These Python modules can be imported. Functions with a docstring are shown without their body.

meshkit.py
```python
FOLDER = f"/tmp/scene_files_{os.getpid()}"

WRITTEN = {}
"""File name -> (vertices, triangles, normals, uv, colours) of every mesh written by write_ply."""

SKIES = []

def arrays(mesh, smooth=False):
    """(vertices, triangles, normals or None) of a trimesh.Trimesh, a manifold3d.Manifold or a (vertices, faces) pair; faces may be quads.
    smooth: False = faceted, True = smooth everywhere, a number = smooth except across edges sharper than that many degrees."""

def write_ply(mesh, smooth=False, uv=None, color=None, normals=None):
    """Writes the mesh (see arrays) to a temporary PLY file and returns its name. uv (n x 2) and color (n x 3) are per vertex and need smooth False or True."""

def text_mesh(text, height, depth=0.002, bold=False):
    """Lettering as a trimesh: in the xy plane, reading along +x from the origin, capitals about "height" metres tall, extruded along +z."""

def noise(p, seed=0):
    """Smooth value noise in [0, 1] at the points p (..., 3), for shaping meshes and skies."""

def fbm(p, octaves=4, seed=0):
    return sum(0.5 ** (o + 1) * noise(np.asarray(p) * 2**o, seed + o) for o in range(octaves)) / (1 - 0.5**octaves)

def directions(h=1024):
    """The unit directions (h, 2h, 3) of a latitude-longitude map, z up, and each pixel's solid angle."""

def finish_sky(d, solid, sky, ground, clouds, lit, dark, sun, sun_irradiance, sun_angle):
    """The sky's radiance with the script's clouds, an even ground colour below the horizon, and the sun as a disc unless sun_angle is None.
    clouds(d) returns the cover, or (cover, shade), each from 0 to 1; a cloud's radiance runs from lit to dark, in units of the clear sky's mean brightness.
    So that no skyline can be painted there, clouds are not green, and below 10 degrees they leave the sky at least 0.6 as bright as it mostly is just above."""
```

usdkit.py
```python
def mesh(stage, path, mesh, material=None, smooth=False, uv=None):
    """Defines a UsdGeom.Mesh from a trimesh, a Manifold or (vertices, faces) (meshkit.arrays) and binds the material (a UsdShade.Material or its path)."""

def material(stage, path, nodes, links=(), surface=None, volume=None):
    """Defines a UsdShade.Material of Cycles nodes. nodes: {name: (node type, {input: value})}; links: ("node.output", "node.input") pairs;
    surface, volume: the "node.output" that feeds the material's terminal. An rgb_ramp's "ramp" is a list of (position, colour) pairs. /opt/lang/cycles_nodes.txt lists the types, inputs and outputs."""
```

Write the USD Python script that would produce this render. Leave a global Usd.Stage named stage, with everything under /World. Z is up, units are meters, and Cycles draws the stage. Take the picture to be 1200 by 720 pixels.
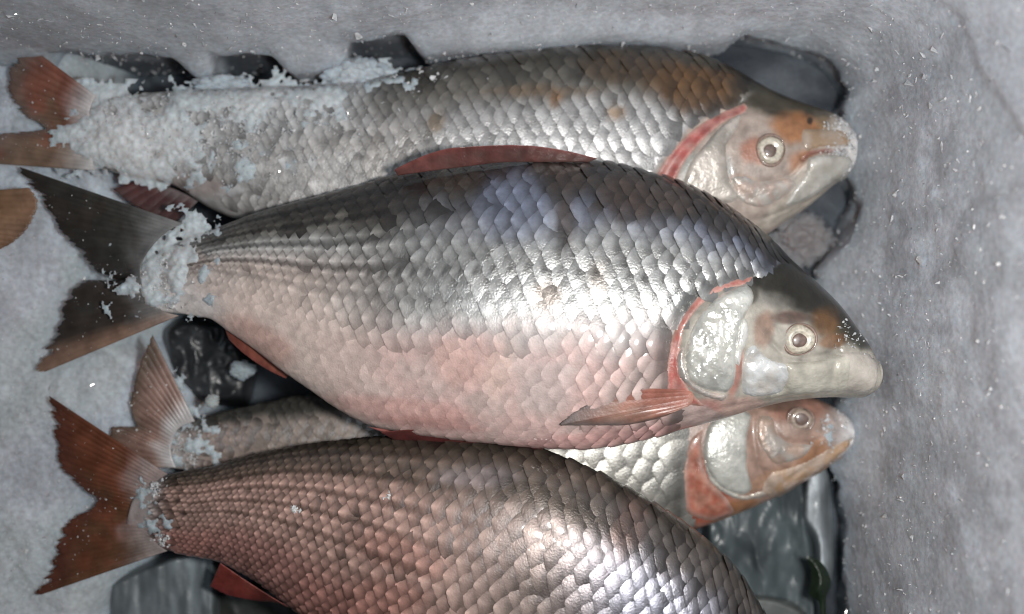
import math, numpy as np, trimesh, shapely, usdkit, meshkit
from pxr import Usd, UsdGeom, UsdLux, UsdShade, Gf, Sdf, Vt
from scipy.interpolate import PchipInterpolator
from scipy.spatial import Delaunay

stage = Usd.Stage.CreateInMemory()
UsdGeom.SetStageUpAxis(stage, 'Z')
UsdGeom.Xform.Define(stage, '/World')
UsdGeom.Scope.Define(stage, '/World/Looks')
T = Sdf.ValueTypeNames
rng = np.random.default_rng(7)

# ------------------------------------------------------------------ camera
CH = 0.62                         # the camera looks straight down into the freezer chest from here
K = 0.0005 / (CH - 0.06)          # tangent per pixel of the 1200 px wide picture
cam = UsdGeom.Camera.Define(stage, '/World/camera')
cam.AddTranslateOp().Set((0, 0, CH))
cam.CreateHorizontalApertureAttr(36.0)
cam.CreateVerticalApertureAttr(21.6)
cam.CreateFocalLengthAttr(36.0 / (1200 * K))
cam.CreateClippingRangeAttr((0.01, 50))
cam.CreateFocusDistanceAttr(CH - 0.12)
cam.CreateFStopAttr(2.8)
cam.CreateExposureAttr(0.0)

# ------------------------------------------------------------------ light: one lamp by the camera, and an added, unseen soft fill overhead for ambient light
lamp = UsdLux.DiskLight.Define(stage, '/World/hand_lamp')
lamp.AddTranslateOp().Set((0.115, 0.00, 0.57))
lamp.AddRotateXYZOp().Set((1, 4, 0))
lamp.CreateRadiusAttr(0.028)
lamp.CreateIntensityAttr(0.86)
lamp.CreateNormalizeAttr(True)
lamp.CreateColorAttr((1.0, 0.965, 0.93))
fill_ = UsdLux.RectLight.Define(stage, '/World/overhead_fill')
fill_.AddTranslateOp().Set((0.08, -0.04, 1.4))
fill_.AddRotateXYZOp().Set((3, 1, 0))
fill_.CreateWidthAttr(0.85)
fill_.CreateHeightAttr(0.7)
fill_.CreateIntensityAttr(0.78)
fill_.CreateNormalizeAttr(True)
fill_.CreateColorAttr((0.80, 0.90, 1.0))

# ------------------------------------------------------------------ helpers
taken = {}
def numbered(parent, name):
    n = taken.get((parent, name), 0)
    taken[(parent, name)] = n + 1
    return f'{parent}/{name}' + (f'_{n:03d}' if n else '')

def data(prim, **kw):
    p = prim.GetPrim()
    for k, v in kw.items():
        if v:
            p.SetCustomDataByKey(k, v)
    return prim

def thing(name, label, cat, group=None):
    x = UsdGeom.Xform.Define(stage, numbered('/World', name))
    return data(x, label=label, category=cat, group=group)

def put(name, mesh, mat, parent=None, col=None, mr=None, smooth=True, **kw):
    path = numbered(str(parent.GetPath()) if parent else '/World', name)
    m = usdkit.mesh(stage, path, mesh, mat, smooth=smooth)
    api = UsdGeom.PrimvarsAPI(m)
    if col is not None:
        api.CreatePrimvar('col', T.Color3fArray, 'vertex').Set(Vt.Vec3fArray.FromNumpy(np.clip(col, 0, 1).astype(np.float32)))
    if mr is not None:
        api.CreatePrimvar('surf', T.Float3Array, 'vertex').Set(Vt.Vec3fArray.FromNumpy(np.clip(mr, 0, 1).astype(np.float32)))
    return data(m, **kw)

def W(px, py, z):
    """the point at height z that lies under the picture's pixel"""
    px, py, z = np.broadcast_arrays(np.asarray(px, float), np.asarray(py, float), np.asarray(z, float))
    return np.stack([(px - 600) * K * (CH - z), (360 - py) * K * (CH - z), z], -1)

def to_px(p):
    d = K * (CH - p[..., 2])
    return 600 + p[..., 0] / d, 360 - p[..., 1] / d

def fb(x, y, scale, seed=0, octaves=4):
    return meshkit.fbm(np.stack([np.asarray(x) / scale, np.asarray(y) / scale, np.full(np.shape(x), seed * 3.17 + .5)], -1), octaves, seed)

def sstep(a, b, x):
    t = np.clip((x - a) / (b - a), 0, 1)
    return t * t * (3 - 2 * t)

def mix(a, b, t):
    return np.asarray(a) + (np.asarray(b) - np.asarray(a)) * np.asarray(t)[..., None]

def grid_faces(n, m, close=False):
    i, j = np.meshgrid(np.arange(n - 1), np.arange(m if close else m - 1), indexing='ij')
    k = (j + 1) % m
    return np.stack([i * m + j, (i + 1) * m + j, (i + 1) * m + k, i * m + k], -1).reshape(-1, 4)

def tri(q):
    return np.vstack([q[:, [0, 1, 2]], q[:, [0, 2, 3]]])

def dist_line(x, y, line):
    line, best = np.asarray(line, float), np.full(np.shape(x), 1e9)
    for (ax, ay), (bx, by) in zip(line[:-1], line[1:]):
        dx, dy = bx - ax, by - ay
        t = np.clip(((x - ax) * dx + (y - ay) * dy) / (dx * dx + dy * dy + 1e-9), 0, 1)
        best = np.minimum(best, np.hypot(x - ax - t * dx, y - ay - t * dy))
    return best

def smooth_line(pts, n):
    pts = np.asarray(pts, float)
    d = np.r_[0, np.cumsum(np.linalg.norm(np.diff(pts, axis=0), axis=1))]
    u = np.linspace(0, d[-1], n)
    return np.stack([PchipInterpolator(d, pts[:, 0])(u), PchipInterpolator(d, pts[:, 1])(u)], -1)

def blob(c, x, y, spots):
    """soft-edged patches of the skin's own colour: (cx, cy, rx, ry, degrees, colour, strength)"""
    wob = .5 * (fb(x, y, 14, 40, 3) - .5)
    for i, (cx, cy, rx, ry, a, rgb, st) in enumerate(spots):
        ca, sa = math.cos(math.radians(a)), math.sin(math.radians(a))
        dx, dy = x - cx, y - cy
        d = np.hypot((dx * ca + dy * sa) / rx, (-dx * sa + dy * ca) / ry)
        d = d + wob * (1 if i % 2 else -1)
        c = mix(c, rgb, st * (1 - sstep(.55, 1.1, d)))
    return c

# ------------------------------------------------------------------ materials
def surface(name, bump=0.0003, scale=900., coat=0.0, coat_rough=.12, spec=.5, sss=0.0, tint_noise=.15, stretch=(1, 1, 1), detail=3, tint_scale=.23):
    """colour from the mesh's own 'col', metal and roughness from 'surf'; fine relief from noise"""
    n = {'c': ('attribute', {'attribute': 'col'}), 's': ('attribute', {'attribute': 'surf'}), 'x': ('separate_xyz', {}),
         'g': ('geometry', {}), 'mp': ('mapping', {'scale': stretch}), 'n': ('noise_texture', {'scale': scale, 'detail': float(detail), 'roughness': .6}),
         'n2': ('noise_texture', {'scale': scale * tint_scale, 'detail': 4.}), 'b': ('bump', {'strength': 1.0, 'distance': bump}),
         'r': ('map_range', {'from_min': .3, 'from_max': .7, 'to_min': 1 - tint_noise, 'to_max': 1 + tint_noise * .6}),
         'v': ('mix', {'mix_type': 'multiply', 'fac': 1.0}),
         'rr': ('math', {'math_type': 'multiply_add', 'value2': .18, 'value3': -.09}), 'ra': ('math', {'math_type': 'add'}),
         'p': ('principled_bsdf', {'coat_weight': coat, 'coat_roughness': coat_rough, 'specular_ior_level': spec, 'subsurface_weight': sss, 'subsurface_scale': .004, 'subsurface_radius': (1, .5, .35)})}
    l = [('c.color', 'v.color1'), ('g.position', 'mp.vector'), ('mp.vector', 'n.vector'), ('g.position', 'n2.vector'), ('n.fac', 'b.height'), ('n2.fac', 'r.value'), ('r.result', 'v.color2'),
         ('v.color', 'p.base_color'), ('s.vector', 'x.vector'), ('x.x', 'p.metallic'), ('n2.fac', 'rr.value1'), ('x.y', 'ra.value1'), ('rr.value', 'ra.value2'), ('ra.value', 'p.roughness'), ('b.normal', 'p.normal')]
    return usdkit.material(stage, '/World/Looks/' + name, n, l, surface='p.BSDF')

M_skin = surface('wet_skin', bump=.0003, scale=620, coat=.55, coat_rough=.1, tint_noise=.32)
M_scale = surface('scale_silver', bump=.00026, scale=900, coat=.6, coat_rough=.09, tint_noise=.2)
M_plate = surface('gill_silver', bump=.0006, scale=330, coat=.4, coat_rough=.1, tint_noise=.3)
M_fin = surface('fin_membrane', bump=.0003, scale=500, coat=.25, coat_rough=.25, tint_noise=.3)
M_frost = surface('frost', bump=.0004, scale=640, coat=0, spec=.3, tint_noise=.2, detail=5, sss=.6, tint_scale=.55)
M_bag = surface('plastic_film', bump=.0004, scale=160, coat=.1, coat_rough=.2, tint_noise=.3)

def plain(name, rgb, rough=.5, metal=0., coat=0., sss=0., trans=0., bump=0., scale=600.):
    return usdkit.material(stage, '/World/Looks/' + name,
        {'g': ('geometry', {}), 'n': ('noise_texture', {'scale': scale, 'detail': 3.}), 'b': ('bump', {'strength': 1.0, 'distance': bump}),
         'r': ('map_range', {'from_min': .3, 'from_max': .7, 'to_min': .62, 'to_max': 1.15}), 'v': ('mix', {'mix_type': 'multiply', 'fac': 1.0, 'color1': rgb}),
         'p': ('principled_bsdf', {'roughness': rough, 'metallic': metal, 'coat_weight': coat, 'coat_roughness': .08, 'subsurface_weight': sss, 'subsurface_scale': .003, 'transmission_weight': trans, 'ior': 1.31 if trans else 1.5})},
        [('g.position', 'n.vector'), ('n.fac', 'b.height'), ('n.fac', 'r.value'), ('r.result', 'v.color2'), ('v.color', 'p.base_color'), ('b.normal', 'p.normal')], surface='p.BSDF')

M_grain = plain('frost_grain', (.66, .67, .68), .5)
M_ice = plain('ice_crystal', (.5, .52, .54), .14, coat=1.0)
M_eye = plain('eye_white', (.50, .46, .38), .35, coat=.8)
M_rim = plain('eye_rim', (.22, .15, .12), .4, coat=.6)
M_pupil = plain('clouded_pupil', (.13, .085, .07), .4, coat=.8)
M_green = plain('dark_green_leaf', (.012, .022, .012), .4)

# ------------------------------------------------------------------ the freezer: floor and frosted walls
FROST = np.array([.565, .59, .645])
def frost_color(x, y, seed, lo=.8):
    c = mix(FROST * lo, FROST * 1.12, sstep(.3, .7, fb(x, y, 46, seed, 5)))
    return mix(c, [.50, .55, .55], .5 * sstep(.45, .7, fb(x, y, 110, seed + 3, 3)))

# floor: dark liner with old ice frozen to it
n = 160
gx, gy = np.meshgrid(np.linspace(-80, 1060, n), np.linspace(-10, 790, n), indexing='ij')
z = .002 + .007 * fb(gx, gy, 60, 1, 4)
c = mix([.032, .040, .052], [.085, .10, .12], sstep(.45, .7, fb(gx, gy, 50, 2, 4)))
put('freezer_floor', (W(gx, gy, 0).reshape(-1, 3) * [1, 1, 0] + z.reshape(-1, 1) * [0, 0, 1], tri(grid_faces(n, n))[:, ::-1]), M_frost, col=c.reshape(-1, 3),
    mr=np.tile([0, .45, 0], (n * n, 1)), kind='structure')

# the back wall and the right wall are one skin of frost with a rounded corner
nw, nz = 760, 170
foot_px = smooth_line([(-90, 94), (200, 93), (340, 88), (430, 78), (560, 61), (700, 53), (840, 56), (920, 68), (970, 100), (984, 150), (987, 250), (987, 420), (982, 520), (972, 620), (966, 800)], nw)
foot = W(*foot_px.T, 0)
tg = np.gradient(foot[:, :2], axis=0)
tg = np.stack([np.convolve(np.pad(tg[:, i], 20, mode='edge'), np.ones(41) / 41, mode='valid') for i in (0, 1)], -1)
tg /= np.linalg.norm(tg, axis=1, keepdims=True)
inward = np.stack([tg[:, 1], -tg[:, 0], 0 * tg[:, 0]], -1)
run = np.r_[0, np.cumsum(np.linalg.norm(np.diff(foot, axis=0), axis=1))] * 2000
zz = np.linspace(0, 1, nz) ** 1.25 * .30
R_, Z_ = np.meshgrid(run, zz, indexing='ij')
FX, FY = foot_px[:, :1] + 0 * Z_, foot_px[:, 1:] + 0 * Z_
# foot darkened: gap shade painted along the back and heads, dark liner bottom right
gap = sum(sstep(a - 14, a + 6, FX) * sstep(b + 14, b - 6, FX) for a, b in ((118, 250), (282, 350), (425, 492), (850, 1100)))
shade_liner = (.046 - .034 * sstep(820, 880, FX)) * gap * sstep(200, 130, FY) + .012 * sstep(205, 235, FY) * sstep(320, 285, FY) + .012 * sstep(545, 600, FY) + .004
bul = -.085 * Z_ + .009 * sstep(shade_liner - .004, shade_liner + .030, Z_ + .034 * (fb(R_, Z_ * 1000, 40, 23, 5) - .5))
bul = bul + .008 * np.exp(-((FX - 610) / 130) ** 2 - ((Z_ - .068) / .022) ** 2) * (FY < 110)
bul = bul + .006 * (1 - gap) * (FY < 110) * sstep(.085, .05, Z_) * sstep(860, 820, FX)
bul = bul + .003 * sstep(.40, .75, fb(R_, Z_ * 2000, 130, 21, 4)) * sstep(.02, .07, Z_)
reach = np.interp(FY, [110, 135, 200, 225, 250, 290, 320, 350, 400, 440, 480, 520, 560, 640, 800], [985, 968, 972, 986, 984, 966, 950, 956, 972, 974, 966, 962, 976, 980, 972])
reach = (FX - reach) * (FX > 940) + 12 * (fb(R_, Z_ * 600, 24, 61, 5) - .5) * (FY > 118)
bul = bul + .00056 * reach * sstep(.085, .004, Z_) * sstep(100, 135, FY)
pw = foot[:, None, :] + inward[:, None, :] * bul[..., None]
pw[..., 2] = Z_
qx, qy = to_px(pw)
slab = shapely.Polygon([(1146, 72), (1176, 118), (1204, 158), (1300, 300), (1500, 300), (1500, -200), (1060, -200), (1090, -10), (1130, 20)])
inside = shapely.contains(slab, shapely.points(qx, qy))
far = shapely.distance(slab.exterior, shapely.points(qx, qy)) * np.where(inside, 1, -1)
sm = sstep(-7, 7, far) * (qx > 1050)
pw = pw + inward[:, None, :] * (.0013 * sm)[..., None]
calm = 1 - .85 * sm * sstep(0, 14, far)
pw = pw + inward[:, None, :] * (calm * (.0013 * (meshkit.fbm(pw * 42, 3, 31) - .5) + .0008 * (meshkit.fbm(pw * 260, 3, 39) - .5)))[..., None]
c = mix(FROST * .80, FROST * 1.10, sstep(.32, .68, fb(R_ * 1.5, Z_ * 1300, 46, 41, 5)))
c = mix(c, [.50, .53, .57], .45 * sstep(.45, .65, fb(R_, Z_ * 2000, 120, 44, 3)))
c = mix(c, FROST * 1.08, sm * .8)
c = mix(c, [.065, .078, .095], .9 * sstep(shade_liner + .022, shade_liner - .018, Z_ + .045 * (fb(R_, Z_ * 2000, 38, 46, 4) - .5)))  # shade of the gaps, with the liner tone, put into the wall colour
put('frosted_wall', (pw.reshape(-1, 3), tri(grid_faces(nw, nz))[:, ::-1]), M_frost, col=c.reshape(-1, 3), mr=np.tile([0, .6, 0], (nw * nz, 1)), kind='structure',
    label='frosted grey white wall of the freezer along the top and the right', category='freezer wall')

# left: a bank of frost on which the tails lie
n, m = 200, 320
gx, gy = np.meshgrid(np.linspace(-110, 300, n), np.linspace(0, 800, m), indexing='ij')
edge = np.interp(gy, [0, 120, 230, 300, 400, 460, 560, 640, 800], [150, 120, 200, 240, 190, 250, 230, 170, 160]) + 36 * (fb(gx, gy, 60, 3, 3) - .5)
z = .060 * (1 - sstep(-70, 14, gx - edge)) + .014 * np.clip((100 - gx) / 200, 0, 1.2)
z = z + .012 * (fb(gx, gy, 80, 4, 5) - .5) * sstep(.005, .03, z) + .002 * (fb(gx, gy, 9, 5, 3) - .5) + .001
pts = W(gx, gy, .05) * [1, 1, 0] + z[..., None] * [0, 0, 1]
bank_pts = pts
c = mix(frost_color(gx, gy, 6), [.10, .12, .14], sstep(.026, .008, z))
put('frost_bank', (pts.reshape(-1, 3), tri(grid_faces(n, m))[:, ::-1]), M_frost, col=c.reshape(-1, 3), mr=np.tile([0, .6, 0], (n * m, 1)), kind='structure',
    label='smooth grey white bank of frost at the left under the tails', category='frost')

# ------------------------------------------------------------------ the fish
PE, QE = 2.15, 1.85
class Fish:
    def __init__(self, origin, angle, dorsal, ventral, zc, w, seed, roll=0.):
        self.roll = roll
        a = math.radians(angle)
        self.o, self.ax, self.up = np.array(origin, float), np.array([math.cos(a), math.sin(a)]), np.array([math.sin(a), -math.cos(a)])
        D, V = (np.array([((np.array(q) - self.o) @ self.ax, (np.array(q) - self.o) @ self.up) for q in L]) for L in (dorsal, ventral))
        D, V = D[np.argsort(D[:, 0])], V[np.argsort(V[:, 0])]
        self.s0, self.s1 = min(D[0, 0], V[0, 0]), max(D[-1, 0], V[-1, 0])
        dc, vc = self._curve(D), self._curve(V)
        self.td, self.tv = lambda s: np.interp(s, *dc), lambda s: np.interp(s, *vc)
        zs, ws = np.array(zc, float), np.array(w, float)
        q = np.linspace(0, 1, 500)
        zt, wt, sq = PchipInterpolator(zs[:, 0], zs[:, 1])(q), PchipInterpolator(ws[:, 0], ws[:, 1])(q) * .0005, self.s0 + q * (self.s1 - self.s0)
        self.zc, self.w = lambda s: np.interp(s, sq, zt), lambda s: np.interp(s, sq, wt)
        self.seed, self.grooves, self.bumps = seed, [], []

    @staticmethod
    def _curve(L):
        s = np.linspace(L[0, 0], L[-1, 0], 600)
        t = PchipInterpolator(L[:, 0], L[:, 1])(s)
        k = np.ones(9) / 9
        t2 = np.convolve(np.pad(t, 4, mode='edge'), k, mode='valid')
        t2[0], t2[-1] = t[0], t[-1]
        return s, t2

    def st(self, bx, by):
        dx, dy = bx - self.o[0], by - self.o[1]
        return dx * self.ax[0] + dy * self.ax[1], dx * self.up[0] + dy * self.up[1]

    def bxy(self, s, t):
        return self.o[0] + s * self.ax[0] + t * self.up[0], self.o[1] + s * self.ax[1] + t * self.up[1]

    def cv(self, s, t):
        d, v = self.td(s), self.tv(s)
        return (t - (d + v) / 2) / np.maximum((d - v) / 2, .5)

    def lean(self, s, t):
        return self.roll * .0005 * (t - (self.td(s) + self.tv(s)) / 2)

    def disp(self, bx, by):
        z = np.zeros(np.shape(bx))
        for line, width, depth in self.grooves:
            d = dist_line(bx, by, line)
            z = z + depth * np.exp(-(d / width) ** 2)
        for cx, cy, rx, ry, hgt in self.bumps:
            z = z + hgt * np.exp(-((bx - cx) / rx) ** 2 - ((by - cy) / ry) ** 2)
        return z

    def top(self, bx, by, disp=True):
        s, t = self.st(bx, by)
        c = np.clip(np.abs(self.cv(s, t)), 0, 1)
        z = self.zc(s) + self.w(s) * (1 - c ** PE) ** (1 / QE) + self.lean(s, t)
        return z + (self.disp(bx, by) * (1 - c ** 6) if disp else 0)

    def world(self, bx, by, z):
        s, _ = self.st(bx, by)
        k = K * (CH - self.zc(s))
        return np.stack([(bx - 600) * k, (360 - by) * k, np.broadcast_to(z, np.shape(bx))], -1)

    def un(self, px, py, disp=False):
        """where on the body the point seen at a pixel lies"""
        px, py = np.asarray(px, float), np.asarray(py, float)
        bx, by = px.copy(), py.copy()
        for _ in range(8):
            z = self.top(bx, by, disp)
            s, _ = self.st(bx, by)
            r = (CH - z) / (CH - self.zc(s))
            bx, by = 600 + (px - 600) * r, 360 + (py - 360) * r
        return bx, by

    def unl(self, line):
        return np.stack(self.un(*np.array(line, float).T), -1)

    def groove(self, line, width, depth):
        self.grooves.append((self.unl(smooth_line(line, max(len(line) * 4, 8))), width, depth))

    def bump(self, cx, cy, rx, ry, hgt):
        bx, by = self.un(cx, cy)
        self.bumps.append((float(bx), float(by), rx, ry, hgt))

    # -- meshes
    def body(self, color, ns=420, nv=170, nl=24):
        q = np.linspace(0, 1, ns)
        s = self.s0 + (self.s1 - self.s0) * (1 - (1 - q) ** 1.35)
        s[-1] = self.s1 - .4
        phi = np.r_[np.linspace(0, math.pi, nv), math.pi + np.linspace(0, math.pi, nl + 2)[1:-1]]
        S, P = np.meshgrid(s, phi, indexing='ij')
        d, v = self.td(S), self.tv(S)
        h = np.maximum((d - v) / 2, .5)
        cc = np.cos(P)
        t = (d + v) / 2 + h * cc
        up = P <= math.pi
        zz = self.w(S) * (1 - np.abs(cc) ** PE) ** (1 / QE) * np.where(up, 1, -1)
        bx, by = self.bxy(S, t)
        z = self.zc(S) + zz + self.lean(S, t) + np.where(up, self.disp(bx, by) * (1 - np.abs(cc) ** 6), 0)
        p = self.world(bx, by, z)
        m = len(phi)
        verts = np.vstack([p.reshape(-1, 3), p[0].mean(0), p[-1].mean(0)])
        f = tri(grid_faces(ns, m, True))
        j = np.arange(m)
        a, b = ns * m, ns * m + 1
        f = np.vstack([f, np.stack([j, (j + 1) % m, np.full(m, a)], 1), np.stack([(ns - 1) * m + (j + 1) % m, (ns - 1) * m + j, np.full(m, b)], 1)])
        px, py = to_px(verts)
        s_, t_ = self.st(*np.array([np.r_[bx.ravel(), bx[0].mean(), bx[-1].mean()], np.r_[by.ravel(), by[0].mean(), by[-1].mean()]]))
        vv = np.r_[(np.where(up, P / math.pi, (2 * math.pi - P) / math.pi)).ravel(), .5, .5]
        c, mr = color(px, py, (s_ - self.s0) / (self.s1 - self.s0), vv)
        return (verts, f), c, mr

    def plate(self, poly, lift, edge, step=2.6, dome=0., color=None, sink=.0008, wob=0.):
        """a plate that lies on the body: its outline is given as seen, its rim sinks into the skin"""
        ring = smooth_line(list(poly) + [poly[0]], max(40, int(sum(np.linalg.norm(np.diff(np.array(list(poly) + [poly[0]], float), axis=0), axis=1)) / step)))[:-1]
        pg = shapely.Polygon(ring).buffer(0)
        x0, y0, x1, y1 = pg.bounds
        gx, gy = np.meshgrid(np.arange(x0, x1, step), np.arange(y0, y1, step))
        gx, gy = gx.ravel() + .3 * step * np.sin(gy.ravel() * 9), gy.ravel()
        pt = shapely.points(gx, gy)
        inside = shapely.contains(pg, pt) & (shapely.distance(pg.exterior, pt) > step * .55)
        q = np.vstack([ring, np.stack([gx[inside], gy[inside]], -1)])
        d = shapely.distance(pg.exterior, shapely.points(q))
        d[: len(ring)] = 0
        f = Delaunay(q).simplices
        ctr = q[f].mean(1)
        f = f[shapely.contains(pg, shapely.points(ctr))]
        e1, e2 = q[f[:, 1]] - q[f[:, 0]], q[f[:, 2]] - q[f[:, 0]]
        f = np.where((e1[:, 0] * e2[:, 1] - e1[:, 1] * e2[:, 0] > 0)[:, None], f[:, ::-1], f)   # y points down in the picture
        bx, by = self.un(q[:, 0], q[:, 1])
        r = np.clip(d / edge, 0, 1)
        dm = d / max(d.max(), 1e-6)
        z = self.top(bx, by) - sink + (lift + sink) * np.sqrt(1 - (1 - r) ** 2) + dome * dm * (2 - dm) + wob * (fb(q[:, 0], q[:, 1] * .7, 9, 71, 4) - .5) * r
        p = self.world(bx, by, z)
        if color is None:
            return p, f
        c, mr = color(q[:, 0], q[:, 1], dm)
        return (p, f), c, mr

    def scales(self, rows, color, bound, hidden=(), stretch=1.2, skip=None, lift=.0011, phi_range=(.02, .97), s_from=0.03, keep=300, flat=None):
        """rows of overlapping scales; returns (meshes of single scales, the rest as one)"""
        ph = np.linspace(0, math.pi, 400)
        arc = np.r_[0, np.cumsum(np.hypot(np.diff(np.cos(ph)), .44 * np.diff(np.sin(ph))))]
        arc /= arc[-1]
        av, bv = np.meshgrid(np.linspace(-1, 1, 7), np.linspace(-1, 1, 5), indexing='ij')
        wid = np.where(av < 0, 1, (1 - np.clip(av, 0, 1) ** 1.7) ** .72)
        wid = np.where(av > .99, .10, wid)
        bb = bv * wid
        quad = tri(grid_faces(7, 5))
        r, rows_ = np.random.default_rng(self.seed), []
        s = self.s1
        while s > self.s0 + s_from * (self.s1 - self.s0):
            pitch = (self.td(s) - self.tv(s)) / rows * 1.12
            dx = max(7.5, stretch * pitch)
            for off in (0, 1):
                j = np.arange(off, rows, 2)
                rows_.append(np.stack([np.full(len(j), s - off * dx / 2), phi_range[0] + (phi_range[1] - phi_range[0]) * (j + .5) / rows, np.full(len(j), dx)], -1))
            s -= dx
        o = np.vstack(rows_)
        rn = r.normal(0, 1, (len(o), 6)).clip(-2, 2)
        o[:, 0] += .02 * rn[:, 4] * o[:, 2]
        o[:, 1] += .03 * rn[:, 5] / rows
        phi = np.interp(o[:, 1], arc, ph)
        d, v = self.td(o[:, 0]), self.tv(o[:, 0])
        bx, by = self.bxy(o[:, 0], (d + v) / 2 + (d - v) / 2 * np.cos(phi))
        px, py = to_px(self.world(bx, by, self.top(bx, by, False)))
        ok = (px < bound(py)) & (px > -40) & (px < 1240) & (py < 760) & (py > -40)
        if skip is not None:
            chance = np.array([skip(a, b, c) for a, b, c in zip(px, py, o[:, 1])])
            ok &= r.random(len(o)) >= chance
        o, rn, px, py = o[ok], rn[ok], px[ok], py[ok]
        vis = (px > 10) & (px < 1190) & (py > 5) & (py < 715)
        for h in hidden:
            vis &= ~shapely.contains(shapely.Polygon(h), shapely.points(px, py))
        size = vis * o[:, 2] * np.sin(math.pi * o[:, 1])
        order = np.argsort(-size, kind='stable')
        o, rn, px, py, size = o[order], rn[order], px[order], py[order], size[order]
        sj, fr, dx = o[:, 0, None, None], o[:, 1, None, None], o[:, 2, None, None]
        R = lambda k: rn[:, k, None, None]
        svc = np.clip(sj - av * dx * .92 * (1 + .03 * R(0)), self.s0 + 1, self.s1 - 2)
        dfr = 1.14 / rows * (phi_range[1] - phi_range[0])
        frv = np.clip(fr + bb * dfr + .05 * R(1) * av / rows, .004, .996)
        phi = np.interp(frv, arc, ph)
        d, v = self.td(svc), self.tv(svc)
        cc = np.cos(phi)
        bx, by = self.bxy(svc, (d + v) / 2 + (d - v) / 2 * cc)
        big = np.minimum(1, dx / 16)
        fl = flat(px, py, o[:, 1])[:, None, None] if flat is not None else 1.
        big = big * fl
        hgt = -.0002 + .00045 * (1 - fl) + lift * big * (1 + .3 * R(2)) * (av + 1) * .55 + .0010 * big * (1 - bb ** 2) * (.4 + .6 * sstep(-1, .5, av)) - .0006 * big * sstep(.5, 1, av) + .00034 * big * R(3) * bb
        z0 = self.zc(svc) + self.w(svc) * (1 - np.abs(cc) ** PE) ** (1 / QE) + self.disp(bx, by) + self.lean(svc, (d + v) / 2 + (d - v) / 2 * cc)
        p = self.world(bx, by, z0)
        nz, ny = np.sin(phi) * (d - v) * .00025, cc * self.w(svc)
        k = np.hypot(nz, ny) + 1e-9
        nn, nu = nz / k, ny / k
        p = p + hgt[..., None] * np.stack([nu * self.up[0], -nu * self.up[1], nn], -1)
        qx, qy = to_px(p)
        N = len(o)
        rep = lambda x: np.broadcast_to(x, qx.shape).ravel()
        c, mr = color(qx.ravel(), qy.ravel(), (svc.ravel() - self.s0) / (self.s1 - self.s0), frv.ravel(), scale=(rep(av[None]), rep(bv[None]), np.stack([rep(R(0)), rep(R(1))]), rep(flat(px, py, o[:, 1])[:, None, None]) if flat is not None else 1., rep(o[:, 1, None, None]), rep(px[:, None, None]), rep(py[:, None, None])))
        c, mr, p = c.reshape(N, -1, 3), mr.reshape(N, -1, 3), p.reshape(N, -1, 3)
        ms = [(p[i], quad, c[i], mr[i]) for i in range(N)]
        n1 = min(keep, int((size > 0).sum()))
        return ms[:n1], ms[n1:]

    def crust(self, poly, h, thr, seed, scale=22, step=2.0, bridge=False):
        """frost grown on the skin: a lumpy sheet that dips under the skin where there is none"""
        p, f = self.plate(poly, 0, 30, step=step, sink=0)
        px, py = to_px(p)
        d = shapely.distance(shapely.Polygon(poly).exterior, shapely.points(px, py))
        n = fb(px, py, scale, seed, 5) + .42 * (fb(px, py, 5, seed + 1, 3) - .5)
        bx, by = self.un(px, py)
        s_, t_ = self.st(bx, by)
        out = (np.abs(self.cv(s_, t_)) > .97) | (s_ < self.s0) | (s_ > self.s1)
        grow = n - thr - .28 * (1 - sstep(0, 45, d))
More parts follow.
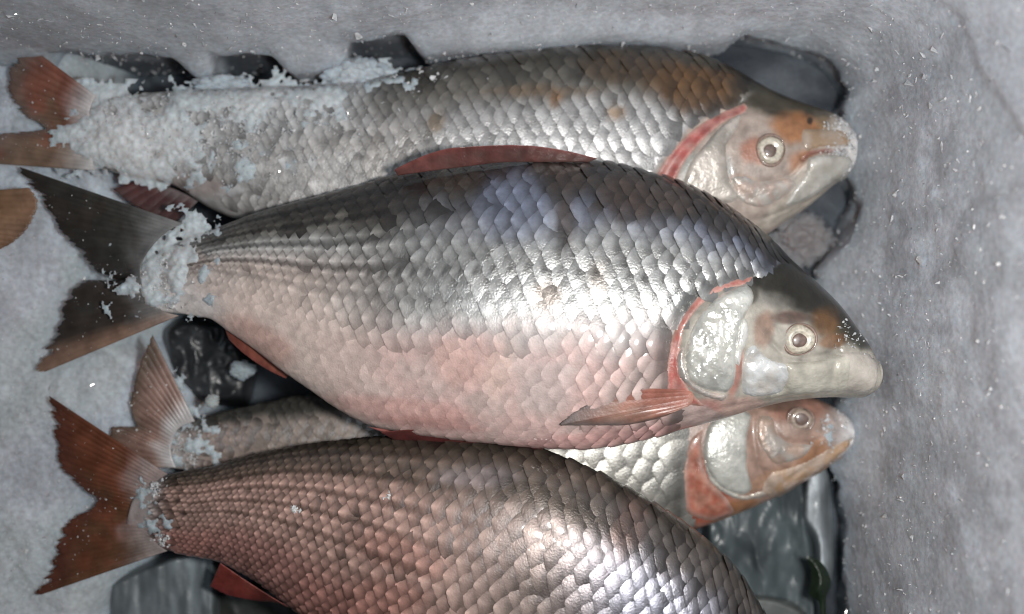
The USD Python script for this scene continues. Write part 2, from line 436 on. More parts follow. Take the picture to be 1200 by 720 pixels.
        f = f[~(out & (grow < 0 if bridge else True))[f].any(1)]
        p[:, 2] += np.clip(h * grow * 2.2, -.0022, .006)
        c = mix(FW * .92, FW * 1.12, fb(px, py, 12, seed + 2, 3))
        use, f = np.unique(f, return_inverse=True)
        return (p[use], f.reshape(-1, 3)), c[use], np.tile([0, .5, 0], (len(use), 1))

def join(ms):
    at = np.cumsum([0] + [len(x[0]) for x in ms])
    return (np.vstack([x[0] for x in ms]), np.vstack([x[1] + a for x, a in zip(ms, at)])), np.vstack([x[2] for x in ms]), np.vstack([x[3] for x in ms])

def add_scales(fish, root, *a, **kw):
    single, rest = fish.scales(*a, **kw)
    for v, f, c, mr in single:
        put('scale', (v, f), M_scale, root, c, mr)
    if rest:
        m, c, mr = join(rest)
        put('scales', m, M_scale, root, c, mr, kind='stuff')
    print(len(single), 'single scales,', len(rest), 'joined')

def fin(base, tip, zbase, ztip, color, rays=14, n=170, m=26, ragged=.06, seed=0, ridge=.0004, thick=.0007, sag=0., wave=.0):
    """a thin fin: from its base line to its outer edge, both as seen, with ridged rays; two faces and a rim"""
    A, B = smooth_line(base, n), smooth_line(tip, n)
    u, r = np.meshgrid(np.linspace(0, 1, n), np.linspace(0, 1, m), indexing='ij')
    rag = 1 - ragged * 3 * np.abs(fb(np.linspace(0, 60, n), np.zeros(n), 1.9, seed, 5) - .5)
    rr = r * rag[:, None]
    x = A[:, None, 0] + (B - A)[:, None, 0] * rr
    y = A[:, None, 1] + (B - A)[:, None, 1] * rr
    zb, zt = np.interp(u, np.linspace(0, 1, len(zbase)), zbase), np.interp(u, np.linspace(0, 1, len(ztip)), ztip)
    z = zb + (zt - zb) * rr + sag * np.sin(math.pi * rr) + wave * np.sin(u * 9 + seed) * rr
    z = z + ridge * np.abs(np.sin(math.pi * rays * u)) * sstep(0, .15, r) * (1 - .5 * r) + .0012 * (fb(x, y, 30, seed + 1, 3) - .5)
    P = W(x, y, z)
    lower = P.copy(); lower[..., 2] -= thick
    f = tri(grid_faces(n, m))[:, ::-1]
    N = n * m
    idx = np.arange(N).reshape(n, m)
    loop = np.r_[idx[:, 0], idx[-1, 1:], idx[-2::-1, -1], idx[0, -2:0:-1]]
    nx = np.roll(loop, -1)
    rim = np.vstack([np.stack([loop, nx, nx + N], 1), np.stack([loop, nx + N, loop + N], 1)])
    verts = np.vstack([P.reshape(-1, 3), lower.reshape(-1, 3)])
    c, mr = color(x.ravel(), y.ravel(), u.ravel(), r.ravel())
    ray = np.abs(np.sin(math.pi * rays * u)).ravel()
    c = c * (.93 + .1 * ray)[:, None] * (.7 + .6 * fb(x, y, 11, seed + 60, 4)).ravel()[:, None]
    return (verts, np.vstack([f, f[:, ::-1] + N, rim])), np.vstack([c, c * .8]), np.vstack([mr, mr])

def const(rgb, metal, rough):
    def fn(x, y, *a):
        c = np.tile(np.asarray(rgb, float), (len(x), 1)) * (.75 + .5 * fb(x, y, 16, 77, 4))[:, None]
        return c, np.tile([metal, rough, 0], (len(x), 1))
    return fn

def eye(fish, root, cx, cy, r, rp, tilt=(0, 0), white=None):
    bx, by = fish.un(cx, cy)
    z = float(fish.top(bx, by))
    def dome(x, y, rad, h, z0, inner=0.):
        a = np.linspace(0, 2 * math.pi, 41)[:-1]
        rr = np.linspace(0, 1, 12)
        R, A = np.meshgrid(rr, a, indexing='ij')
        c = W(x, y, z0)
        k = K * (CH - z0) * rad
        prof = np.sqrt(np.maximum(0, 1 - R ** 2)) ** 1.0
        wv = 1 + .035 * np.sin(2 * A + cx) + .03 * np.sin(3 * A + cy) + .02 * np.sin(5 * A)
        p = np.stack([c[0] + R * np.cos(A) * k * wv, c[1] + R * np.sin(A) * k * wv * .96, z0 + h * prof + inner * np.exp(-(R / .55) ** 4)], -1)
        return p.reshape(-1, 3), tri(grid_faces(12, 40, True))
    e = put('eye', dome(cx, cy, r, .0030, z - .0002, -.0016), white or M_eye, root)
    a = np.linspace(0, 2 * math.pi, 49)[:-1]; t_ = np.linspace(0, 2 * math.pi, 9)[:-1]
    A, Tt = np.meshgrid(a, t_, indexing='ij'); c0 = W(bx * 0 + cx, cy, z); k = K * (CH - z)
    rr = (r + .6 + (1.5 + .7 * np.sin(2 * A + cx)) * np.cos(Tt)) * k * (1 + .035 * np.sin(2 * A + cx) + .02 * np.sin(3 * A + cy))
    tv_ = np.stack([c0[0] + rr * np.cos(A), c0[1] + rr * np.sin(A), z + .0002 + .0010 * np.sin(Tt)], -1)
    tf = grid_faces(49, 8, True) % (48 * 8)
    put('rim', (tv_.reshape(-1, 3), tri(tf)), M_rim, e)
    put('pupil', dome(cx + tilt[0], cy + tilt[1], rp, .0010, z + .0013), M_pupil, e)
    return e

# ---- colour of the skin and the scales, per fish (own colours, with the mouth slit shade painted in)
FW = np.array([.60, .61, .62])
def scale_tone(c, sc, x, y, dark=.55, edge=.25, var=.14, stripe=0.):
    edge = edge * 2.4
    c = c * (1 - .24 * sc[3])[:, None] if np.ndim(sc[3]) else c * .76
    """each scale a little different; darker at its covered root and along its sides, pale at its free edge"""
    a, b, rn, k = sc[:4]
    dark, edge, var = dark * k, edge * k, var * (.35 + .65 * k)
    c = c * (1 - stripe * sstep(.25, .8, np.abs(b)))[:, None]
    c = c * (1 + var * np.clip(rn[0], -1.6, 1.6))[:, None]
    c = c * (1 - dark * (1 - sstep(-.15, .5, a)))[:, None]
    c = c * (1 - .35 * dark * np.abs(b) ** 3)[:, None]
    return c * (1 + edge * sstep(.5, .95, a) * (1 - .6 * np.abs(b)))[:, None]

def frosted(c, metal, rough, k):
    return mix(c, FW, k), metal * (1 - k), rough + (.42 - rough) * k

def paint2(x, y, f, v, scale=None):
    N = len(x)
    n1, n2 = fb(x, y, 40, 201, 4), fb(*((x, y) if scale is None else scale[5:7]), 17, 202, 3)
    c = np.tile([.56, .57, .565], (N, 1))
    c = mix(c, mix([.50, .37, .34], [.58, .385, .355], sstep(.35, .65, fb(x, y, 24, 207, 4))), sstep(.50, .68, v + .14 * (n1 - .5)) * .9)                    # pink belly
    c = mix(c, [.64, .53, .48], sstep(520, 330, x) * sstep(.28, .45, v) * .9)
    warm = sstep(430, 620, x)
    back = sstep(.36, .2, v + .16 * (n1 - .5))
    c = mix(c, mix([.20, .19, .165], [.29, .33, .45], warm), back)                             # bluish shoulder, grey green towards the tail
    c = mix(c, [.024, .020, .017], sstep(.29, .17, v + .30 * (n2 - .5)) * .97)                  # dark back
    c = mix(c, [.032, .027, .023], sstep(.49, .56, n2) * sstep(.36, .2, v) * sstep(480, 600, x) * .92)
    c = mix(c, [.10, .095, .085], sstep(430, 250, x) * sstep(.36, .16, v) * .75)
    c = blob(c, x, y, [(545, 420, 45, 40, 0, (.55, .34, .30), .6), (640, 455, 40, 35, 0, (.42, .35, .34), .7), (585, 430, 18, 45, 10, (.62, .44, .38), .5), (640, 345, 22, 20, 0, (.48, .36, .28), .5),
                       (600, 245, 46, 50, 20, (.27, .32, .46), .45), (735, 235, 40, 34, 20, (.06, .042, .034), .85), (665, 205, 30, 26, 0, (.05, .036, .03), .8), (790, 232, 34, 22, 25, (.06, .044, .036), .75), (530, 215, 34, 22, 0, (.055, .048, .04), .7), (662, 262, 12, 34, 0, (.085, .06, .05), .7), (700, 330, 14, 30, 0, (.50, .40, .32), .4), (300, 400, 60, 26, 30, (.50, .27, .22), .5), (470, 480, 110, 16, 6, (.52, .27, .24), .5), (230, 310, 18, 22, 0, (.36, .23, .17), .5)])
    # head
    hd = sstep(-4, 6, (x - np.interp(y, [300, 322, 345, 385, 450, 470, 500], [930, 885, 822, 787, 785, 815, 870])))
    if scale is None:
        h = np.tile([.44, .42, .38], (N, 1))
        h = blob(h, x, y, [(940, 322, 95, 52, 42, (.045, .042, .032), .97), (900, 330, 34, 16, 20, (.11, .10, .085), .8), (990, 375, 34, 30, 45, (.09, .08, .05), .9), (968, 376, 20, 22, 20, (.22, .13, .065), .8), (975, 400, 20, 10, -10, (.27, .15, .08), .7),
                           (905, 350, 30, 12, 10, (.30, .29, .27), .7), (895, 385, 14, 26, 10, (.34, .24, .19), .8), (925, 372, 26, 9, 0, (.20, .14, .12), .8), (880, 345, 10, 14, 0, (.08, .075, .06), .8),
                           (1010, 395, 18, 14, 40, (.10, .10, .075), .8), (850, 478, 60, 14, -8, (.50, .38, .34), .9), (820, 480, 30, 14, -10, (.52, .33, .30), .9), (862, 440, 9, 34, 12, (.46, .27, .23), .9), (945, 462, 70, 8, -4, (.48, .46, .41), .8)])
        up = sstep(9, -9, y - np.interp(x, [860, 880, 905, 940, 965, 985, 1008], [320, 332, 344, 354, 362, 382, 408]) + 16 * (n2 - .5))
        h = mix(h, [.045, .042, .030], .93 * up * (1 - .35 * sstep(.5, .65, n1)))
        h = np.maximum(h, 0) ** 1.4 * (.72 + .56 * fb(x, y, 9, 77, 4))[:, None]
        c = mix(c, h, hd)
    c = blob(c, x, y, [(700, 515, 130, 12, -6, (.56, .33, .31), .9), (500, 497, 80, 8, 5, (.40, .20, .18), .6)])
    metal = .58 * sstep(.68, .5, v) * (1 - .9 * sstep(520, 340, x)) * (1 - .95 * sstep(.29, .17, v + .30 * (n2 - .5))) * (1 - .7 * sstep(.50, .58, n2) * sstep(.36, .2, v)) * (1 - hd)
    metal = metal * (1 - .6 * sstep(.5, .62, v))
    rough = .30 + .28 * sstep(.48, .64, v)
    fr = sstep(285, 180, x + 90 * (n1 - .5)) * .8
    c, metal, rough = frosted(c, metal, rough, fr)
    if scale is not None:
        c = scale_tone(c, scale, x, y, dark=.58, edge=.4, stripe=.62 * sstep(540, 420, x) * sstep(.55, .4, v))
        line = sstep(.1, .9, np.cos(2 * math.pi * (v - .02) / .95 * 10))
        c = c * (1 - .52 * line * sstep(560, 400, x) * sstep(.56, .40, v))[:, None]
        dash = (np.abs(scale[4] - .445) < .45 / 20) * (np.abs(scale[1]) < .3) * (np.abs(scale[0] - .33) < .1) * (x > 430)
        c = c * (1 - .6 * dash)[:, None]
    else:
        c = c * mix(np.full(N, .62)[:, None], [[1.]], hd)[:, 0][:, None] if False else c * (.7 + .3 * hd)[:, None]
    return c, np.stack([metal, rough, 0 * x], -1)

def paint1(x, y, f, v, scale=None):
    N = len(x)
    n1, n2 = fb(x, y, 40, 101, 4), fb(*((x, y) if scale is None else scale[5:7]), 16, 102, 3)
    c = np.tile([.53, .53, .53], (N, 1))
    c = mix(c, [.15, .14, .12], sstep(.38, .24, v + .14 * (n1 - .5)))
    c = mix(c, [.042, .038, .028], sstep(.27, .14, v + .22 * (n2 - .5)))
    c = mix(c, [.42, .37, .32], sstep(560, 420, x) * sstep(.25, .4, v) * .6)
    c = blob(c, x, y, [(812, 100, 64, 42, 10, (.115, .056, .018), .94), (730, 80, 66, 24, 0, (.075, .045, .022), .8), (640, 108, 80, 9, 0, (.17, .11, .06), .7), (722, 132, 14, 10, 0, (.30, .17, .06), .7), (650, 118, 9, 12, 0, (.22, .11, .04), .8), (510, 145, 12, 14, 0, (.34, .24, .14), .7), (830, 72, 50, 12, 8, (.05, .045, .03), .8)])
    hd = sstep(-4, 6, (x - np.interp(y, [90, 118, 128, 150, 175, 197, 230], [905, 868, 842, 805, 785, 768, 760])))
    if scale is None:
        h = np.tile([.46, .40, .36], (N, 1))
        h = blob(h, x, y, [(905, 118, 90, 22, 16, (.10, .09, .065), .95), (860, 100, 30, 18, 0, (.19, .18, .16), .8), (935, 150, 36, 22, 10, (.42, .23, .12), .9), (885, 178, 20, 18, 0, (.47, .25, .18), .85), (945, 195, 24, 22, 0, (.46, .26, .16), .8), (975, 150, 22, 14, 20, (.33, .25, .16), .7),
                           (960, 205, 44, 26, -25, (.52, .50, .46), .85), (840, 200, 22, 22, 0, (.36, .38, .37), .8), (810, 195, 16, 22, 20, (.40, .42, .40), .7), (930, 240, 60, 14, -32, (.46, .43, .38), .8), (870, 215, 20, 12, 20, (.48, .36, .31), .7), (945, 222, 26, 10, -30, (.55, .54, .5), .7), (855, 150, 26, 18, 0, (.40, .34, .30), .7), (949, 142, 4, 5, 0, (.06, .045, .035), .9)])
        h = np.maximum(h, 0) ** 1.4 * (.72 + .56 * fb(x, y, 9, 77, 4))[:, None]
        c = mix(c, h, hd)
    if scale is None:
        c = mix(c, [.20, .075, .06], .85 * np.exp(-(dist_line(x, y, [(941, 187), (948, 180), (965, 177), (993, 177)]) / 2.2) ** 2))  # mouth slit: shade of the groove put into the skin colour
    metal = .55 * (1 - .95 * sstep(.36, .22, v + .1 * (n2 - .5))) * (1 - hd)
    metal = metal * (1 - .9 * (c[:, 0] > 1.7 * c[:, 2]))
    rough = np.full(N, .38)
    fr = np.clip(sstep(520, 330, x + 220 * (n1 - .5)) * (.85 - .4 * sstep(140, 175, y) * sstep(220, 260, x)) * sstep(.97, .84, v) + .5 * sstep(.6, .7, n2) * sstep(560, 420, x), 0, .92)
    fr = np.maximum(fr, .7 * sstep(968, 1000, x + 34 * (n2 - .5)))
    fr = np.maximum(fr, .5 * sstep(.13, .03, v) * sstep(.45, .6, n1) * (x < 800))
    c, metal, rough = frosted(c, metal, rough, fr)
    c = blob(c, x, y, [(215, 215, 60, 16, 8, (.52, .40, .37), .5), (190, 150, 50, 30, 0, (.50, .48, .44), .4), (150, 165, 30, 30, 0, (.5, .5, .56), .5)])
    c = scale_tone(c, scale, x, y, dark=.5, edge=.25) if scale is not None else c * (.75 + .25 * hd)[:, None]
    return c, np.stack([metal, rough, 0 * x], -1)

def paint3(x, y, f, v, scale=None):
    N = len(x)
    n1 = fb(x, y, 34, 301, 4)
    c = np.tile([.52, .51, .47], (N, 1))
    c = mix(c, [.26, .20, .17], sstep(560, 420, x) * .8)
    c = mix(c, [.36, .28, .25], sstep(330, 250, x) * .7)
    c = mix(c, [.05, .048, .042], sstep(.3, .18, v + .1 * (n1 - .5)) * sstep(520, 420, x))
    hd = sstep(796, 806, x + 4 * (n1 - .5))
    if scale is None:
        h = np.tile([.44, .33, .28], (N, 1))
        h = blob(h, x, y, [(825, 580, 40, 50, 0, (.46, .17, .12), .9), (860, 600, 34, 16, -20, (.42, .24, .13), .8), (935, 480, 40, 20, 0, (.40, .24, .19), .8), (965, 535, 40, 24, -30, (.42, .25, .15), .8), (985, 500, 30, 30, 0, (.45, .36, .32), .8), (905, 560, 40, 12, -25, (.44, .30, .22), .7), (915, 475, 30, 10, 0, (.12, .09, .07), .6)])
        h = np.maximum(h, 0) ** 1.4 * (.72 + .56 * fb(x, y, 9, 77, 4))[:, None]
        c = mix(c, h, hd)
    metal = .6 * (1 - hd) * sstep(480, 640, x)
    rough = np.full(N, .36)
    fr = np.clip(sstep(245, 195, x + 60 * (n1 - .5)) * .6, 0, 1)
    fr = np.maximum(fr, .85 * sstep(962, 1000, x + 26 * (n1 - .5)))
    c, metal, rough = frosted(c, metal, rough, fr)
    c = scale_tone(c, scale, x, y, dark=.5, edge=.3) if scale is not None else c * (.8 + .2 * hd)[:, None]
    return c, np.stack([metal, rough, 0 * x], -1)

def paint4(x, y, f, v, scale=None):
    N = len(x)
    n1, n2 = fb(x, y, 44, 401, 4), fb(x, y, 18, 402, 3)
    c = np.tile([.43, .35, .32], (N, 1))
    c = mix(c, [.46, .30, .255], sstep(660, 440, x))
    c = mix(c, [.50, .235, .20], sstep(.5, .75, v + .2 * (n1 - .5)) * sstep(720, 500, x) * .8)
    c = mix(c, [.36, .38, .46], sstep(620, 760, x) * .85)
    c = mix(c, [.095, .075, .058], sstep(.30, .15, v + .12 * (n2 - .5)) * .88)
    c = mix(c, [.045, .036, .028], sstep(.14, .06, v) * .92)
    c = blob(c, x, y, [(735, 620, 24, 40, 20, (.17, .115, .10), .75), (690, 560, 40, 20, 30, (.16, .13, .11), .6), (860, 650, 26, 60, -30, (.07, .055, .045), .7), (470, 650, 70, 24, 20, (.44, .22, .18), .5), (450, 700, 60, 24, 0, (.46, .22, .18), .5),
                       (300, 660, 70, 40, 20, (.36, .20, .18), .5), (560, 560, 60, 14, 0, (.34, .30, .32), .4)])
    metal = .58 * sstep(520, 720, x) * (1 - .7 * sstep(.2, .08, v))
    rough = np.full(N, .38)
    fr = sstep(200, 172, x + 26 * (n1 - .5)) * .55
    c, metal, rough = frosted(c, metal, rough, fr)
    if scale is not None:
        line = sstep(.1, .9, np.cos(2 * math.pi * (v - .02) / .95 * 10.5))
        c = mix(c, c * [.58, .56, .54], .8 * line * sstep(640, 430, x) * sstep(.60, .42, v))
        c = mix(c, c * 1.18, (1 - line) * sstep(640, 430, x) * sstep(.62, .45, v))
    c = scale_tone(c, scale, x, y, dark=.6, edge=.4, var=.15, stripe=.5 * sstep(560, 420, x)) if scale is not None else c * .7
    return c, np.stack([metal, rough, 0 * x], -1)

GROUP = None
# ---------------- fish at the back (top of the picture)
D1 = [(88, 146), (140, 114), (220, 106), (300, 104), (400, 100), (460, 90), (540, 73), (610, 62), (680, 56), (760, 57), (820, 66), (870, 88), (905, 107), (940, 121), (970, 131), (984, 138), (993, 145), (997, 154)]
V1 = [(88, 180), (140, 204), (200, 216), (250, 246), (330, 275), (450, 298), (600, 312), (740, 312), (840, 300), (890, 280), (915, 264), (950, 240), (978, 216), (991, 207), (997, 198)]
f1 = Fish((100, 160), 0.5, D1, V1, [(0, .070), (.15, .058), (.4, .046), (.7, .043), (.9, .046), (1, .05)], [(0, 5), (.05, 14), (.1, 20), (.3, 48), (.55, 66), (.75, 64), (.88, 50), (.96, 34), (1, 22)], 11)
f1.groove([(941, 186), (948, 180), (965, 177), (992, 177)], 3.0, -.0022)
f1.groove([(868, 122), (830, 145), (800, 175), (780, 205)], 9, -.0035)
f1.groove([(820, 132), (880, 130), (930, 132)], 4, -.0008)
f1.groove([(940, 186), (925, 205), (890, 215), (868, 208)], 3.5, -.0012)
f1.groove([(1000, 205), (955, 232), (905, 262)], 3, -.0012)
f1.groove([(985, 216), (940, 238), (895, 256)], 2.4, -.0010)
f1.groove([(865, 140), (848, 170), (852, 205), (880, 235)], 5, -.0012)
f1.bump(965, 195, 30, 16, .003)
f1.bump(903, 176, 24, 22, .0016)
r1 = thing('fish', 'silver fish at the back, rusty brown stain behind its head, rear half under frost', 'fish', GROUP)
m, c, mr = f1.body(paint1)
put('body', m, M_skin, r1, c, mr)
D2 = [(152, 324), (190, 293), (245, 270), (300, 249), (400, 222), (470, 203), (540, 192), (640, 182), (700, 187), (780, 206), (850, 238), (900, 276), (930, 305), (960, 332), (986, 359), (1002, 382), (1013, 398), (1018, 407), (1020, 418)]
V2 = [(152, 350), (200, 366), (245, 372), (270, 388), (300, 408), (330, 431), (370, 458), (400, 478), (440, 497), (500, 508), (560, 515), (620, 521), (680, 523), (740, 514), (800, 500), (840, 490), (880, 478), (930, 468), (975, 465), (1003, 466), (1015, 464), (1020, 456)]
P2 = D2 + V2[::-1]
D4 = [(158, 582), (200, 556), (250, 546), (300, 532), (350, 521), (400, 514), (450, 511), (520, 512), (580, 516), (640, 526), (690, 545), (740, 571), (790, 602), (830, 632), (865, 670), (895, 720), (925, 780), (940, 830), (945, 850)]
V4 = [(158, 622), (200, 648), (250, 658), (300, 684), (350, 722), (420, 775), (500, 830), (600, 880), (700, 905), (800, 915), (880, 905), (930, 880), (944, 862)]
P4 = D4 + V4[::-1]
add_scales(f1, r1, 18, paint1, lambda y: np.interp(y, [60, 90, 118, 128, 150, 175, 197, 230], [850, 890, 866, 838, 800, 780, 764, 755]) - 11, hidden=[P2],
           skip=lambda x, y, v: .8 if x < 300 else (.35 if x < 430 else .01), stretch=1.0)
def gillc(rgb, rgb2, metal, rough, seed):
    def fn(x, y, d):
        n1 = fb(x, y, 11, seed, 5)
        c = mix(rgb, rgb2, sstep(.35, .65, n1))
        return c, np.stack([metal * (1 - .5 * sstep(.45, .7, n1)), rough + .1 * (n1 - .5), 0 * x], -1)
    return fn
def gillm(rgb, rgb2, seed):
    def fn(x, y, d):
        n1 = fb(x, y, 9, seed, 5)
        c = mix(rgb, rgb2, sstep(.35, .65, n1))
        c = mix([.36, .24, .20], c, sstep(.02, .45, d + .35 * (n1 - .5)))
        return c, np.stack([0 * x, .4 + .3 * (n1 - .5), 0 * x], -1)
    return fn
def plate(fish, root, name, poly, lift, edge, color, mat=None, **kw):
    m, c, mr = fish.plate(poly, lift, edge, color=color, **kw)
    return put(name, m, mat or M_plate, root, c, mr)
plate(f1, r1, 'gill_membrane', [(874, 119), (838, 134), (806, 156), (780, 186), (768, 208), (790, 214), (800, 196), (822, 168), (846, 146), (878, 126)], .0012, 6, gillm((.34, .085, .075), (.40, .19, .165), 110), M_skin)
plate(f1, r1, 'gill_cover', [(872, 130), (848, 144), (826, 168), (806, 196), (800, 214), (850, 240), (868, 230), (855, 205), (852, 175), (866, 148)], .0018, 8, gillc((.40, .37, .33), (.46, .42, .38), .25, .35, 111), wob=.001)
plate(f1, r1, 'cheek', [(856, 208), (870, 205), (892, 212), (920, 208), (935, 215), (915, 234), (890, 244), (870, 238)], .0013, 7, gillc((.50, .48, .44), (.46, .36, .31), .4, .3, 112), wob=.001)
plate(f1, r1, 'lower_jaw', [(944, 186), (960, 181), (990, 181), (1000, 190), (994, 206), (975, 218), (940, 238), (915, 246), (930, 222), (942, 204)], .0018, 9, gillc((.38, .36, .32), (.46, .45, .42), .1, .42, 113))
plate(f1, r1, 'upper_lip', [(940, 150), (965, 150), (988, 152), (998, 164), (992, 174), (964, 174), (946, 178), (938, 168)], .0012, 9, gillc((.27, .19, .125), (.33, .27, .22), .05, .4, 114))
eye(f1, r1, 903, 176, 16.5, 8.4, tilt=(-1, 1))

# ---------------- fish beneath (third from the top, only its head and a length of its tail show)
D3 = [(190, 502), (225, 494), (260, 484), (300, 474), (370, 460), (440, 440), (560, 415), (700, 410), (800, 420), (860, 436), (910, 452), (950, 465), (985, 482), (1004, 500)]
V3 = [(190, 548), (230, 552), (300, 566), (400, 600), (520, 632), (650, 645), (750, 638), (820, 618), (860, 603), (900, 586), (940, 565), (975, 542), (998, 520), (1005, 508)]
f3 = Fish((200, 520), -1.0, D3, V3, [(0, .062), (.2, .052), (.45, .042), (.75, .040), (1, .042)], [(0, 4), (.06, 12), (.12, 18), (.3, 38), (.55, 56), (.75, 56), (.9, 44), (1, 20)], 13)
f3.groove([(890, 470), (882, 500), (888, 540), (905, 580)], 4, -.0014)
f3.groove([(998, 516), (960, 538), (918, 566)], 2.6, -.0014)
f3.groove([(905, 500), (925, 520), (960, 515)], 4, -.0010)
f3.groove([(812, 540), (812, 575), (830, 605)], 8, -.002)
f3.bump(938, 492, 22, 20, .0016)
r3 = thing('fish', 'fish lying beneath, only its head with pale round gill cover and its tail end showing', 'fish', GROUP)
m, c, mr = f3.body(paint3)
put('body', m, M_skin, r3, c, mr)
add_scales(f3, r3, 13, paint3, lambda y: 800, hidden=[P2, P4], skip=lambda x, y, v: .6 if x < 330 else .02, stretch=1.05)
plate(f3, r3, 'gill_membrane', [(826, 500), (806, 520), (800, 560), (802, 598), (832, 612), (862, 600), (850, 580), (832, 562), (824, 535)], .001, 8, gillm((.37, .12, .08), (.42, .20, .145), 311), M_skin)
plate(f3, r3, 'gill_cover', [(868, 478), (845, 484), (828, 502), (823, 530), (830, 555), (848, 574), (870, 581), (882, 572), (876, 545), (876, 515), (882, 490)], .002, 7, gillc((.50, .51, .47), (.58, .58, .54), .3, .33, 312), dome=.001)
plate(f3, r3, 'gill_cover_rim', [(824, 536), (828, 558), (846, 578), (872, 587), (900, 580), (897, 574), (872, 580), (849, 571), (833, 554), (829, 536)], .0012, 4, gillc((.56, .55, .50), (.50, .44, .38), .4, .3, 313))
plate(f3, r3, 'cheek', [(888, 486), (905, 488), (912, 508), (934, 520), (955, 520), (940, 538), (910, 545), (895, 530), (886, 510)], .0012, 7, gillc((.48, .44, .40), (.42, .31, .25), .35, .35, 314), wob=.001)
plate(f3, r3, 'jaw', [(905, 552), (940, 542), (980, 520), (998, 512), (1000, 522), (975, 545), (940, 567), (905, 584), (892, 580)], .0012, 7, gillc((.43, .28, .17), (.46, .36, .29), .05, .4, 315))
eye(f3, r3, 938, 492, 14, 8.6, tilt=(1.8, -.8), white=plain('eye_white_dull', (.33, .26, .21), .3, coat=.8))

# ---------------- the big fish on top, in the middle
f2 = Fish((170, 335), 4.5, D2, V2, [(0, .082), (.15, .086), (.4, .093), (.7, .099), (.9, .101), (1, .098)], [(0, 4), (.05, 10), (.1, 18), (.25, 42), (.5, 74), (.75, 76), (.88, 58), (.95, 42), (1, 32)], 12, roll=-.11)
f2.groove([(884, 326), (826, 348), (792, 390), (788, 450), (812, 472)], 9, -.0035)
f2.groove([(870, 412), (872, 440), (868, 466)], 5, -.0018)
f2.groove([(905, 402), (920, 415), (945, 420), (968, 416), (985, 406)], 3.2, -.0012)
f2.groove([(985, 412), (975, 440), (982, 460)], 3, -.0012)
f2.groove([(660, 500), (740, 508), (830, 482), (900, 470)], 4, -.0012)
f2.groove([(900, 372), (925, 366), (955, 374)], 4, -.0012)
f2.bump(937, 396, 26, 24, .0018)
f2.bump(925, 440, 40, 16, .002)
f2.bump(1008, 440, 20, 20, .001)
r2 = thing('fish', 'largest silver fish on top in the middle, bright scales, pale tubular snout', 'fish', GROUP)
m, c, mr = f2.body(paint2, ns=460, nv=190)
put('body', m, M_skin, r2, c, mr)
def skip2(x, y, v):
    if v > .95: return 1
    return .02 if x > 230 else .5
flat2 = lambda x, y, v: (1 - .55 * sstep(500, 320, x)) * (1 - .76 * sstep(.55, .66, v + .04 * (fb(x, y, 40, 92, 3) - .5)) * sstep(780, 620, x + 90 * (fb(x, y, 36, 93, 3) - .5)))
add_scales(f2, r2, 20, paint2, lambda y: np.interp(y, [250, 290, 312, 322, 345, 385, 450, 470, 500], [905, 925, 905, 880, 818, 784, 782, 790, 800]) - 6, hidden=[], skip=skip2, stretch=.98, flat=flat2)
plate(f2, r2, 'gill_membrane', [(886, 322), (850, 330), (820, 346), (796, 376), (784, 410), (780, 450), (790, 474), (830, 478), (806, 452), (798, 430), (801, 395), (820, 362), (846, 343), (884, 329)], .0012, 7, gillm((.36, .095, .08), (.42, .21, .185), 211), M_skin)
plate(f2, r2, 'gill_cover', [(876, 331), (850, 342), (826, 362), (808, 392), (801, 424), (806, 446), (826, 458), (848, 462), (862, 446), (864, 420), (866, 396), (874, 372), (884, 348)], .0022, 8, gillc((.70, .71, .67), (.60, .60, .55), .5, .2, 212), wob=.0038, dome=.0008)
plate(f2, r2, 'gill_cover_rim', [(802, 404), (792, 420), (794, 440), (806, 454), (826, 466), (848, 471), (852, 464), (828, 457), (811, 445), (803, 428)], .0016, 4, gillc((.60, .57, .54), (.50, .42, .38), .5, .25, 213))
plate(f2, r2, 'preopercle', [(868, 372), (876, 374), (878, 392), (872, 412), (866, 430), (860, 424), (862, 400)], .0018, 4, gillc((.72, .72, .7), (.64, .64, .6), .35, .22, 214))
plate(f2, r2, 'cheek', [(873, 412), (884, 404), (892, 412), (905, 422), (925, 426), (940, 432), (925, 446), (915, 462), (884, 466), (870, 460), (869, 436)], .0016, 6, gillc((.64, .66, .66), (.50, .48, .45), .3, .24, 215), wob=.0042)
plate(f2, r2, 'upper_jaw', [(915, 424), (950, 423), (985, 415), (1000, 416), (998, 440), (992, 459), (960, 463), (920, 467), (892, 468), (918, 450)], .0022, 10, gillc((.44, .42, .36), (.52, .50, .43), .15, .32, 216), dome=.001)
plate(f2, r2, 'lip', [(984, 414), (1004, 412), (1022, 415), (1030, 432), (1027, 455), (1010, 463), (988, 461), (978, 450), (982, 430)], .0018, 9, gillc((.40, .37, .325), (.46, .425, .385), .03, .4, 217), dome=.0006)
eye(f2, r2, 937, 398, 18, 9.2, tilt=(-.6, 1.4))

# ---------------- the fish in front (bottom of the picture), its head outside the picture
f4 = Fish((180, 600), 16, D4, V4, [(0, .076), (.12, .080), (.35, .083), (.7, .096), (1, .100)], [(0, 4), (.05, 13), (.1, 22), (.25, 50), (.5, 84), (.75, 88), (.9, 66), (1, 25)], 14, roll=.12)
r4 = thing('fish', 'reddish grey fish in front at the bottom edge, orange forked tail, head out of view', 'fish', GROUP)
m, c, mr = f4.body(paint4)
put('body', m, M_skin, r4, c, mr)
add_scales(f4, r4, 21, paint4, lambda y: 2000, hidden=[], skip=lambda x, y, v: .004 if x > 215 else .5, stretch=.98)

